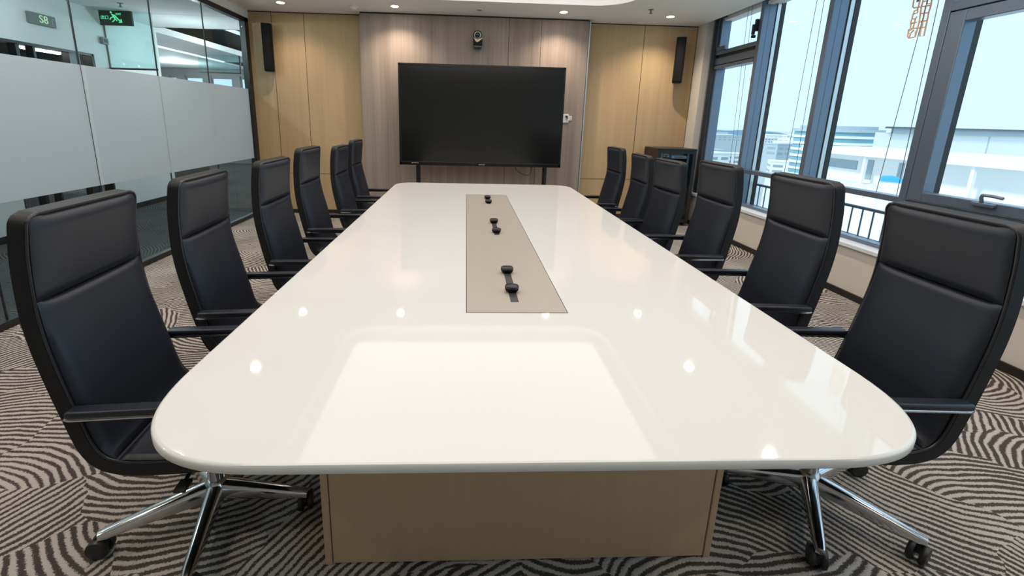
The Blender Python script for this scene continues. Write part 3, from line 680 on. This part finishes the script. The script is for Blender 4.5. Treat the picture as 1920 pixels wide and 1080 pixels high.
# ------------------------------------------------------------------ conference table
tb = empty('conference_table', (.215, 3.0, 0)); tag(tb, 'long white glossy conference table with a beige centre strip', 'table')
def tp(n, bm, mt, sm=False): o = obj(n, bm, mt, tb, sm); grp_inv(o, tb); return o
def tabletop_outline(ins=0, n=22):
    x0, x1, y0, y1 = -.818+ins, 1.252-ins, .826+ins, 5.225-ins
    pts = []
    e = 2/2.75
    def arc(cx, cy, rx, ry, a0):
        for k in range(n+1):
            a = a0+pi/2*k/n; c, s = cos(a), sin(a)
            pts.append((cx+rx*math.copysign(abs(c)**e, c), cy+ry*math.copysign(abs(s)**e, s)))
    arc(x1-.26, y1-.24, .26, .24, 0); arc(x0+.26, y1-.24, .26, .24, pi/2)
    arc(x0+.40, y0+.40, .40, .40, pi); arc(x1-.40, y0+.40, .40, .40, 3*pi/2)
    return pts
bm = bmesh.new()
levels = [(.010, .7215), (.003, .7235), (0, .728), (0, .744), (.0025, .7485), (.007, .75)]
rings = [[bm.verts.new((p[0], p[1], z)) for p in tabletop_outline(ins)] for ins, z in levels]
for a, b in zip(rings, rings[1:]):
    n = len(a)
    for k in range(n): bm.faces.new((a[k], a[(k+1) % n], b[(k+1) % n], b[k]))
bm.faces.new(rings[0][::-1]); bm.faces.new(rings[-1])
top = tp('tabletop', bm, 'table', True)
for p in top.data.polygons:
    if p.area > .5: p.use_smooth = False       # keep the flat top optically flat
tp('inlay_border', boxes((.010, .422, 1.607, 4.443, .7495, .7503)), 'seam')
tp('centre_inlay', B(.013, .419, 1.611, 4.439, .7495, .7506), 'inlay')
for (ya, yb) in ((1.712, 2.075), (2.815, 3.19), (3.925, 4.21)):
    tp('cable_slot', B(.200, .234, ya, yb, .7503, .7525, bev=.001), 'slot')
px0, px1, py0, py1 = -.46, .89, 1.209, 4.85
tp('front_panel', boxes((px0+.028, px1-.028, py0+.002, py0+.022, .006, .7215)), 'ped')
tp('side_panel', boxes((px0, px0+.024, py0, py1, .0, .7215), bev=.003), 'ped')
tp('side_panel', boxes((px1-.024, px1, py0, py1, .0, .7215), bev=.003), 'ped')
tp('rear_panel', boxes((px0+.024, px1-.024, py1-.02, py1, .0, .7215)), 'ped')
tp('shadow_gap', boxes((px0+.02, px1-.02, py0+.010, py0+.03, .001, .7215)), 'seam')

# microphones
def mic(x, y, rz, lab):
    t = empty('table_microphone', (x, y, .7525), rz); tag(t, lab, 'microphone', 'desk microphones on the table strip')
    def sup(rx, ry, n=28, e=2/2.8):
        return [(rx*math.copysign(abs(cos(a))**e, cos(a)), ry*math.copysign(abs(sin(a))**e, sin(a))) for a in [2*pi*k/n for k in range(n)]]
    def stack(levels):
        bm = bmesh.new(); rg = [[bm.verts.new((p[0], p[1], z)) for p in sup(rx, ry)] for rx, ry, z in levels]
        for a, b in zip(rg, rg[1:]):
            for k in range(28): bm.faces.new((a[k], a[(k+1) % 28], b[(k+1) % 28], b[k]))
        bm.faces.new(rg[0][::-1]); bm.faces.new(rg[-1]); return bm
    obj('body', stack([(.022, .016, 0), (.026, .020, .004), (.031, .025, .013), (.031, .025, .020)]), 'spk', t, True)
    obj('chrome_ring', stack([(.0312, .0252, .020), (.0318, .0258, .0215), (.0312, .0252, .023)]), 'gun', t, True)
    obj('cap', stack([(.0305, .0245, .023), (.0305, .0245, .027), (.026, .020, .0305), (.012, .009, .0315)]), 'blackm', t, True)
    obj('status_light', stack([(.0016, .0012, .031), (.0016, .0012, .0322)]), 'label', t)
mic(.2155, 1.826, rad(-8), 'nearest black puck microphone on the table strip')
mic(.2165, 2.075, rad(4), 'second black puck microphone of the nearest pair')
mic(.217, 2.875, rad(-15), 'front black puck microphone of the middle pair')
mic(.2175, 3.165, rad(3), 'back black puck microphone of the middle pair')
mic(.217, 3.965, rad(-12), 'front black puck microphone of the farthest pair')
mic(.2175, 4.185, rad(2), 'farthest black puck microphone on the table strip')

# ------------------------------------------------------------------ chairs
OUT = [(.245, .430), (.235, .405), (.20, .392), (.10, .386), (.016, .384), (-.09, .387), (-.155, .397), (-.212, .425), (-.252, .485), (-.282, .60),
       (-.306, .71), (-.328, .83), (-.338, .93), (-.338, 1.03), (-.334, 1.11), (-.325, 1.18), (-.316, 1.236)]
NS = 150
PATH = spline(OUT, NS)
def frame_at(i):
    a = PATH[max(0, i-1)]; b = PATH[min(NS-1, i+1)]; t = (b-a).normalized()
    # path runs from the seat front, back and up: the sitter side is to the right of travel
    return Vector((t.y, -t.x))
NRM = [frame_at(i) for i in range(NS)]
ARC = [0]
for a, b in zip(PATH, PATH[1:]): ARC.append(ARC[-1]+(b-a).length)
TOT = ARC[-1]
def shell_thick(i):
    s = ARC[i]; return .045*min(1, .55+s/.15*.45) if s < .15 else .045
def half_w(i):
    s = ARC[i]; w = .243
    if s > TOT-.75: w = .243-.012*(s-(TOT-.75))/.75
    e = TOT-s; r = .035
    if e < r: w -= r-math.sqrt(max(0, r*r-(r-e)**2))
    if s < .05: w -= .05-math.sqrt(max(0, .05**2-(.05-s)**2))
    return w
def sheet(i0, i1, b_off, f_off, hw, m=14, rim=0):
    bm = bmesh.new(); F, K = [], []
    for i in range(i0, i1+1):
        rf, rk_ = [], []
        for k in range(m+1):
            v = -1+2*k/m
            v = math.copysign(1-(1-abs(v))**1.35, v)
            w = hw(i)*v; p, n = PATH[i], NRM[i]
            a = p+n*f_off(i, v); b = p+n*b_off(i, v)
            rf.append(bm.verts.new((a.x, w, a.y))); rk_.append(bm.verts.new((b.x, w, b.y)))
        F.append(rf); K.append(rk_)
    for G in (F, K):
        for a, b in zip(G, G[1:]):
            for k in range(m): bm.faces.new((a[k], a[k+1], b[k+1], b[k]))
    for a, b, c, d in zip(F, F[1:], K, K[1:]):
        bm.faces.new((a[0], b[0], d[0], c[0])); bm.faces.new((a[m], c[m], d[m], b[m]))
    for k in range(m):
        bm.faces.new((F[0][k], K[0][k], K[0][k+1], F[0][k+1])); bm.faces.new((F[-1][k], F[-1][k+1], K[-1][k+1], K[-1][k]))
    return bm
def idx(z):      # path index on the back part where height passes z
    for i in range(NS-1, 0, -1):
        if PATH[i].y < z: return i
iseam = idx(.972); ibend = min(range(NS), key=lambda i: abs(ARC[i]-.44))
def pad(i0, i1, H, sharp0=6, sharp1=6):
    L0, L1 = ARC[i0], ARC[i1]
    def f(i, v):
        t = (ARC[i]-L0)/(L1-L0)
        side = max(0, 1-abs(v)**5)**.6
        d0 = ARC[i]-L0; d1 = L1-ARC[i]
        ends = min(1, d0/.026)**.5*min(1, d1/.026)**.5
        return shell_thick(i)+.001+H(t)*(.12+.88*side)*ends
    return sheet(i0, i1, lambda i, v: shell_thick(i)-.006, f, lambda i: half_w(i)-.012, m=20)
def arm_path():
    P = [(-.258, .618), (-.225, .618), (.06, .618), (.12, .612), (.150, .588), (.158, .54), (.150, .47), (.130, .415), (.105, .385)]
    return spline(P, 34)
AP = arm_path()
def flatbar(pts, w, t, yfun):
    bm = bmesh.new(); rings = []
    for i, p in enumerate(pts):
        a = pts[max(0, i-1)]; b = pts[min(len(pts)-1, i+1)]; tg = (b-a).normalized(); n = Vector((-tg.y, tg.x))
        ring = []
        yc = yfun(i/(len(pts)-1))
        ww = w*(.55 if i == 0 else 1)
        for sv, sn in ((-1, -1), (1, -1), (1, 1), (-1, 1)):
            q = p+n*sn*t/2; ring.append(bm.verts.new((q.x, yc+sv*ww/2, q.y)))
        rings.append(ring)
    for a, b in zip(rings, rings[1:]):
        for k in range(4): bm.faces.new((a[k], a[(k+1) % 4], b[(k+1) % 4], b[k]))
    bm.faces.new(rings[0][::-1]); bm.faces.new(rings[-1])
    bmesh.ops.recalc_face_normals(bm, faces=bm.faces)
    bmesh.ops.bevel(bm, geom=[e for e in bm.edges if not e.is_boundary and len(e.link_faces) == 2 and e.calc_face_angle(0) > 1.2], offset=t*.3, segments=2, affect='EDGES')
    return bm
def build_chair():
    t = empty('office_chair')
    obj('seat_shell', sheet(0, NS-1, lambda i, v: 0.0035*abs(v)**6, lambda i, v: shell_thick(i), half_w, m=16), 'leatherb', t, True)
    obj('headrest_pad', pad(iseam, NS-2, lambda q: .020+.008*sin(pi*q)), 'leather', t, True)
    obj('backrest_pad', pad(ibend, iseam, lambda q: .024+.020*max(0, sin(pi*min(1, q*1.05)))), 'leather', t, True)
    obj('seat_pad', pad(1, ibend-1, lambda q: .030), 'leather', t, True)
    # piping round the sitter-side edge of the shell
    bm = bmesh.new(); pts = []
    for sgn in (-1, 1):
        rng = range(2, NS) if sgn < 0 else range(NS-1, 1, -1)
        for i in rng:
            p = PATH[i]+NRM[i]*(shell_thick(i)+.001); pts.append((p.x, sgn*(half_w(i)-.005), p.y))
    tube(bm, pts, .0045, 6, closed=True); obj('piping', bm, 'pipe', t, True)
    for sgn in (-1, 1):
        a = obj('armrest', flatbar(AP, .034, .009, lambda q: sgn*(.254 if q < .72 else .254-(q-.72)/.28*.10)), 'chrome', t, True)
        bm = bmesh.new(); box(bm, -.246, .075, sgn*.254-.0215, sgn*.254+.0215, .6235, .648, bev=.009, seg=3)
        obj('arm_pad', bm, 'leather', a, True)
    bm = bmesh.new(); box(bm, -.12, .13, -.11, .11, .335, .388, bev=.012); cyl(bm, (.02, -.14, .365), (.02, .14, .365), .014)
    obj('tilt_mechanism', bm, 'black', t, True)
    bm = bmesh.new(); tube(bm, [(.03, -.10, .36), (.03, -.20, .352), (.03, -.235, .345)], .007); box(bm, .012, .05, -.27, -.22, .337, .349, bev=.004)
    obj('height_lever', bm, 'black', t, True)
    bm = bmesh.new(); cyl(bm, (0, 0, .10), (0, 0, .24), .027); obj('gas_column', bm, 'chrome', t, True)
    bm = bmesh.new(); cyl(bm, (0, 0, .24), (0, 0, .345), .019); obj('column_piston', bm, 'black', t, True)
    bm = bmesh.new(); lathe(bm, [(.030, .052), (.046, .060), (.048, .108), (.036, .130), (.030, .136)]); obj('base_hub', bm, 'chrome', t, True)
    for k in range(5):
        bm = bmesh.new(); rings = []
        for r, zt, h, w in ((.035, .126, .062, .056), (.10, .121, .056, .052), (.22, .108, .040, .043), (.325, .097, .027, .036), (.353, .092, .022, .028)):
            sec = [(-.5, -1), (.5, -1), (.5, -.28), (.36, -.06), (.18, 0), (-.18, 0), (-.36, -.06), (-.5, -.28)]
            rings.append([bm.verts.new((r, y*w, zt+z*h)) for y, z in sec])
        for a, b in zip(rings, rings[1:]):
            for j in range(8): bm.faces.new((a[j], a[(j+1) % 8], b[(j+1) % 8], b[j]))
        bm.faces.new(rings[0][::-1]); bm.faces.new(rings[-1])
        l = obj('base_leg', bm, 'chrome', t, True); l.rotation_euler = (0, 0, 2*pi*k/5)
        bm = bmesh.new()
        ca = 1.9+k*1.3
        M = Matrix.Translation((.340, 0, 0)) @ Matrix.Rotation(ca, 4, 'Z')
        for s in (-1, 1):
            lathe(bm, [(.018, -.010), (.033, -.0085), (.0355, -.002), (.0355, .005), (.031, .010), (.012, .011)], M @ Matrix.Translation((.012, s*.018, .0355)) @ Matrix.Rotation(pi/2*s, 4, 'X'), 24)
        box(bm, -.012, .012, -.008, .008, .028, .058); bmesh.ops.transform(bm, matrix=M, verts=bm.verts[-8:])
        cyl(bm, (.340, 0, .05), (.340, 0, .078), .012)
        obj('caster', bm, 'black', l, True)
    return t
proto = build_chair()
chairs = [('L', -.942, 1.450, 4.5, -.012, 'black leather chair at the table corner nearest the camera, glass partition side'),
 ('L', -.957, 2.122, 4.5, -.012, 'second black leather chair from the camera on the glass partition side'),
 ('L', -.929, 2.819, .7, -.004, 'third black leather chair from the camera on the glass partition side'),
 ('L', -.934, 3.475, .8, .030, 'fourth black leather chair from the camera on the glass partition side'),
 ('L', -.942, 4.378, .7, -.009, 'fifth black leather chair from the camera on the glass partition side'),
 ('L', -.932, 4.959, .7, .021, 'farthest black leather chair on the glass partition side, before the grey panel'),
 ('R', 1.430, 1.452, 2.6, -.008, 'black leather chair at the table corner nearest the camera, window side'),
 ('R', 1.410, 2.120, 2.8, .030, 'second black leather chair from the camera on the window side'),
 ('R', 1.458, 2.933, 0.0, .021, 'third black leather chair from the camera on the window side'),
 ('R', 1.440, 3.625, -3.5, -.023, 'fourth black leather chair from the camera on the window side, before the cabinet'),
 ('R', 1.425, 4.212, 1.6, -.020, 'fifth black leather chair from the camera on the window side'),
 ('R', 1.374, 4.80, -1.5, .010, 'farthest black leather chair on the window side, before the tan wall')]
BASE = [-8, 36, 63, 45, 9, 27, -12, 57, 48, 60, 45, 6]       # how far each star base is swivelled
for i, (sd_, x, y, yaw, dz, lab) in enumerate(chairs):
    c = proto if i == 0 else dup(proto)
    c.location = (x, y, 0); c.rotation_euler = (0, 0, rad(yaw) if sd_ == 'L' else pi-rad(yaw))
    tag(c, lab, 'chair', 'black leather chairs round the conference table')
    base = rad(BASE[i])
    k = 0
    for ch in c.children:
        nm = ch.name.split('.')[0]
        if nm == 'base_leg': ch.rotation_euler = (0, 0, base+2*pi*k/5); k += 1
        elif nm not in ('base_hub', 'gas_column'): ch.location.z = dz
bpy.context.view_layer.update()

# ------------------------------------------------------------------ view outside
structure(obj('ground', B(4.5, 6000, -3000, 9000, -62, -60), 'ground'))
hb = bmesh.new(); prev = None
hx = []
for k in range(121):
    a = rad(8+k*.62); d = 3300
    h = -22+10*sin(k*.21)+8*sin(k*.083+1.1)+5*sin(k*.47+.6)+2.5*sin(k*1.3)
    hx.append((d*sin(a), d*cos(a), h))
for (x0, y0_, h0), (x1, y1_, h1) in zip(hx, hx[1:]):
    for da, db, s0, s1 in ((.86, 1, -60, None), (1, 1.25, None, -60)):
        A = (x0*da, y0_*da, s0 if s0 is not None else h0); Bq = (x1*da, y1_*da, s0 if s0 is not None else h1)
        Cq = (x1*db, y1_*db, s1 if s1 is not None else h1); D = (x0*db, y0_*db, s1 if s1 is not None else h0)
        quad(hb, [A, Bq, Cq, D])
bmesh.ops.remove_doubles(hb, verts=hb.verts, dist=.01)
structure(obj('hills', hb, 'hill', None, True))
def building(name, x, y, w, d, z1, rz, lab, wall='bwhite', rows=2, wmat='bwin', roof=None, z0=-60, grp='distant city buildings', step=6.0):
    t = empty(name, (x, y, z0), rz); tag(t, lab, 'building', grp)
    H = z1-z0
    obj('walls', B(-w/2, w/2, -d/2, d/2, 0, H), wall, t)
    obj('roof', boxes((-w/2-.3, w/2+.3, -d/2-.3, d/2+.3, H, H+.6)), roof or wall, t)
    f = bmesh.new()
    for r in range(rows):
        z = H-2.6-r*3.4
        nx = max(2, int(w/step)); ny = max(2, int(d/step))
        for k in range(nx):
            xx = -w/2+(k+.5)*w/nx; box(f, xx-w/nx*.33, xx+w/nx*.33, -d/2-.12, -d/2+.1, z-.75, z+.75)
        for k in range(ny):
            yy = -d/2+(k+.5)*d/ny; box(f, -w/2-.12, -w/2+.1, yy-d/ny*.33, yy+d/ny*.33, z-.75, z+.75)
    obj('window_band', f, wmat, t)
    return t
# far sprawl seen through the two windows by the back wall: (bearing deg, distance, width, depth, top z)
rnd = random.Random(11)
kinds = ['white flat roofed block far off in the city', 'grey flat roofed block far off in the city', 'long pale shed far off in the city']
taken = []
k = 0
while k < 40 and len(taken) < 400:
    a = rad(rnd.uniform(27, 44)); d = 260*(1.9**rnd.uniform(0, 3.1))
    w_ = rnd.uniform(18, 46)*(d/500)**.4; dd = rnd.uniform(14, 30)*(d/500)**.3
    el = rnd.uniform(.016, .055) if d < 700 else rnd.uniform(.010, .020)
    top_z = max(-54, 1.5-d*el*1.05-rnd.uniform(0, 4))
    kd = rnd.choice([0, 0, 0, 1, 2])
    bx_, by_ = d*sin(a), d*cos(a); rr_ = math.hypot(w_*(1.5 if kd == 2 else 1), dd)/2+2
    if any(math.hypot(bx_-q[0], by_-q[1]) < rr_+q[2] for q in taken) or abs(d-620) < rr_+34 or abs(d-1500) < rr_+56 or math.hypot(bx_-178, by_-205) < rr_+24: continue
    taken.append((bx_, by_, rr_)); k += 1
    building('city_block', d*sin(a), d*cos(a), w_*(1.5 if kd == 2 else 1), dd, top_z, rnd.uniform(-.5, .5), kinds[kd], 'bgrey' if kd == 1 else 'bwhite', 2 if kd != 2 else 1)
# tree belts
for (a0, a1, d, h, lab) in ((30, 38, 620, 13, 'band of dark trees between far white blocks'), (27, 44, 1500, 14, 'long tree belt before the hills')):
    bm = bmesh.new(); rn = random.Random(3)
    for k in range(150):
        a = rad(a0+(a1-a0)*k/149); q = d*(1+rn.uniform(-.02, .02)); hh = h*rn.uniform(.5, 1)
        bmesh.ops.create_icosphere(bm, subdivisions=1, radius=hh, matrix=Matrix.Translation((q*sin(a), q*cos(a), -60+hh*.6)) @ Matrix.Diagonal((1.4, 1.4, 1, 1)))
    tag(obj('tree_belt', bm, 'trees', None, True), lab, 'trees', None, 'stuff')
# curved glazed building
cg = empty('glazed_building', (178, 205, -60)); tag(cg, 'rounded blue glass building with floor bands in the distance', 'building')
def oval(rx, ry, n=48): return [(rx*cos(2*pi*k/n), ry*sin(2*pi*k/n)) for k in range(n)]
bm = bmesh.new(); prism(bm, oval(19, 13), 0, 61.5); obj('glazing', bm, 'bglass', cg, True)
bm = bmesh.new()
for z in range(40, 62, 3): prism(bm, oval(19.5, 13.5), z-.6, z+.5)
obj('floor_band', bm, 'bwhite', cg, True)
bm = bmesh.new(); prism(bm, oval(17, 11), 61.5, 63); prism(bm, oval(19.8, 13.8), 60.2, 61.6); obj('roof', bm, 'bgrey', cg, True)
# big white hall with the overhanging roof
wh = empty('white_hall', (57.6, 60, -60), 0); tag(wh, 'large white hall with a thin dark overhanging roof', 'building')
bm = bmesh.new(); prism(bm, [(0, 0), (70, 0), (70, 12), (11.6, 12)], 0, 61.15); obj('walls', bm, 'bwhite', wh)
bm = bmesh.new(); prism(bm, [(.6, -.8), (72, -.8), (72, 12), (13, 12)], 61.85, 62.05); obj('roof', bm, 'broof', wh)
bm = bmesh.new(); prism(bm, [(2.2, -.4), (70, -.4), (70, 12), (14.2, 12)], 61.15, 61.85); obj('roof_fascia', bm, 'bgrey', wh)
obj('wall_joint', boxes(*[(x, x+.12, -.05, .1, 40, 61) for x in range(8, 66, 9)]), 'sil2', wh)
# low white building in front with deep roof edge and glazing
fb_ = empty('white_terrace_building', (36, 36, -60)); tag(fb_, 'low white building with a deep roof edge and glazed front', 'building')
obj('roof', B(-2.0, 6, -16, 7.2, 59.3, 59.85), 'bwhite', fb_)
obj('walls', B(0, 6, -15.5, 7, 0, 59.3), 'bwhite', fb_)
obj('terrace', B(-3.4, 0, -15.5, 7, 0, 56.9), 'bwhite', fb_)
obj('glazing', boxes((-.06, .05, 2.6, 6.6, 57.9, 58.7), (-.06, .05, 1.0, 2.0, 57.2, 58.9), (-.06, .05, -2.4, -1.3, 57.2, 58.9)), 'bwin', fb_)
obj('column', boxes(*[(-1.7, -1.45, y-.1, y+.1, 56.9, 59.3) for y in (5.6, .2, -3.5, -8)]), 'bwhite', fb_)
bs = empty('blue_shed', (28.6, 27.7, -60), rad(-40)); tag(bs, 'small shed with a bright blue roof below the third window', 'shed')
bm = bmesh.new(); prism(bm, [(-.72, 0), (-.60, .28), (-.08, .34), (.72, .08), (.76, 0)], -.6, .6)
bm.transform(Matrix.Translation((0, 0, 58.2)) @ Matrix(((1, 0, 0, 0), (0, 0, -1, 0), (0, 1, 0, 0), (0, 0, 0, 1))))
obj('roof', bm, 'blue', bs); obj('walls', B(-.65, .65, -.5, .5, 0, 58.2), 'bwhite', bs)

# ------------------------------------------------------------------ light
W = bpy.data.worlds.new('sky'); S.world = W; W.use_nodes = True
nt = W.node_tree; nt.nodes.clear()
wo = nt.nodes.new('ShaderNodeOutputWorld'); bg = nt.nodes.new('ShaderNodeBackground')
tc = nt.nodes.new('ShaderNodeTexCoord'); sp = nt.nodes.new('ShaderNodeSeparateXYZ'); rp_ = nt.nodes.new('ShaderNodeValToRGB')
nt.links.new(tc.outputs['Generated'], sp.inputs[0]); nt.links.new(sp.outputs['Z'], rp_.inputs[0])
rp_.color_ramp.elements[0].color = (.62, .92, 1.16, 1); rp_.color_ramp.elements[0].position = 0
rp_.color_ramp.elements[1].color = (.66, .92, 1.16, 1); rp_.color_ramp.elements[1].position = .6
nt.links.new(rp_.outputs[0], bg.inputs[0]); bg.inputs[1].default_value = 1.3
nt.links.new(bg.outputs[0], wo.inputs[0])
sl = bpy.data.lights.new('sun', 'SUN'); sl.energy = 2.3; sl.angle = rad(6); sl.color = (1, .97, .93)
so_ = bpy.data.objects.new('sun', sl); COL.objects.link(so_)
so_.rotation_euler = Vector((.72, .30, -.62)).to_track_quat('-Z', 'Y').to_euler()
# bare point lights added to brighten the corridor, office and frosted film
for (x, y, z, e) in ((-4.2, 1.2, 2.74, 30), (-4.2, 3.0, 2.74, 30), (-4.2, 4.8, 2.74, 30), (-4.3, 7.4, 2.2, 22), (-7.6, 9.6, 2.5, 70), (-7.6, 12.2, 2.5, 70), (-4.3, 9.4, 2.7, 70), (-4.3, 12, 2.7, 70)):
    a = bpy.data.lights.new('fill_light', 'POINT'); a.energy = e; a.color = (.86, .97, 1); a.shadow_soft_size = .05
    o = bpy.data.objects.new('fill_light', a); COL.objects.link(o); o.location = (x, y, z)
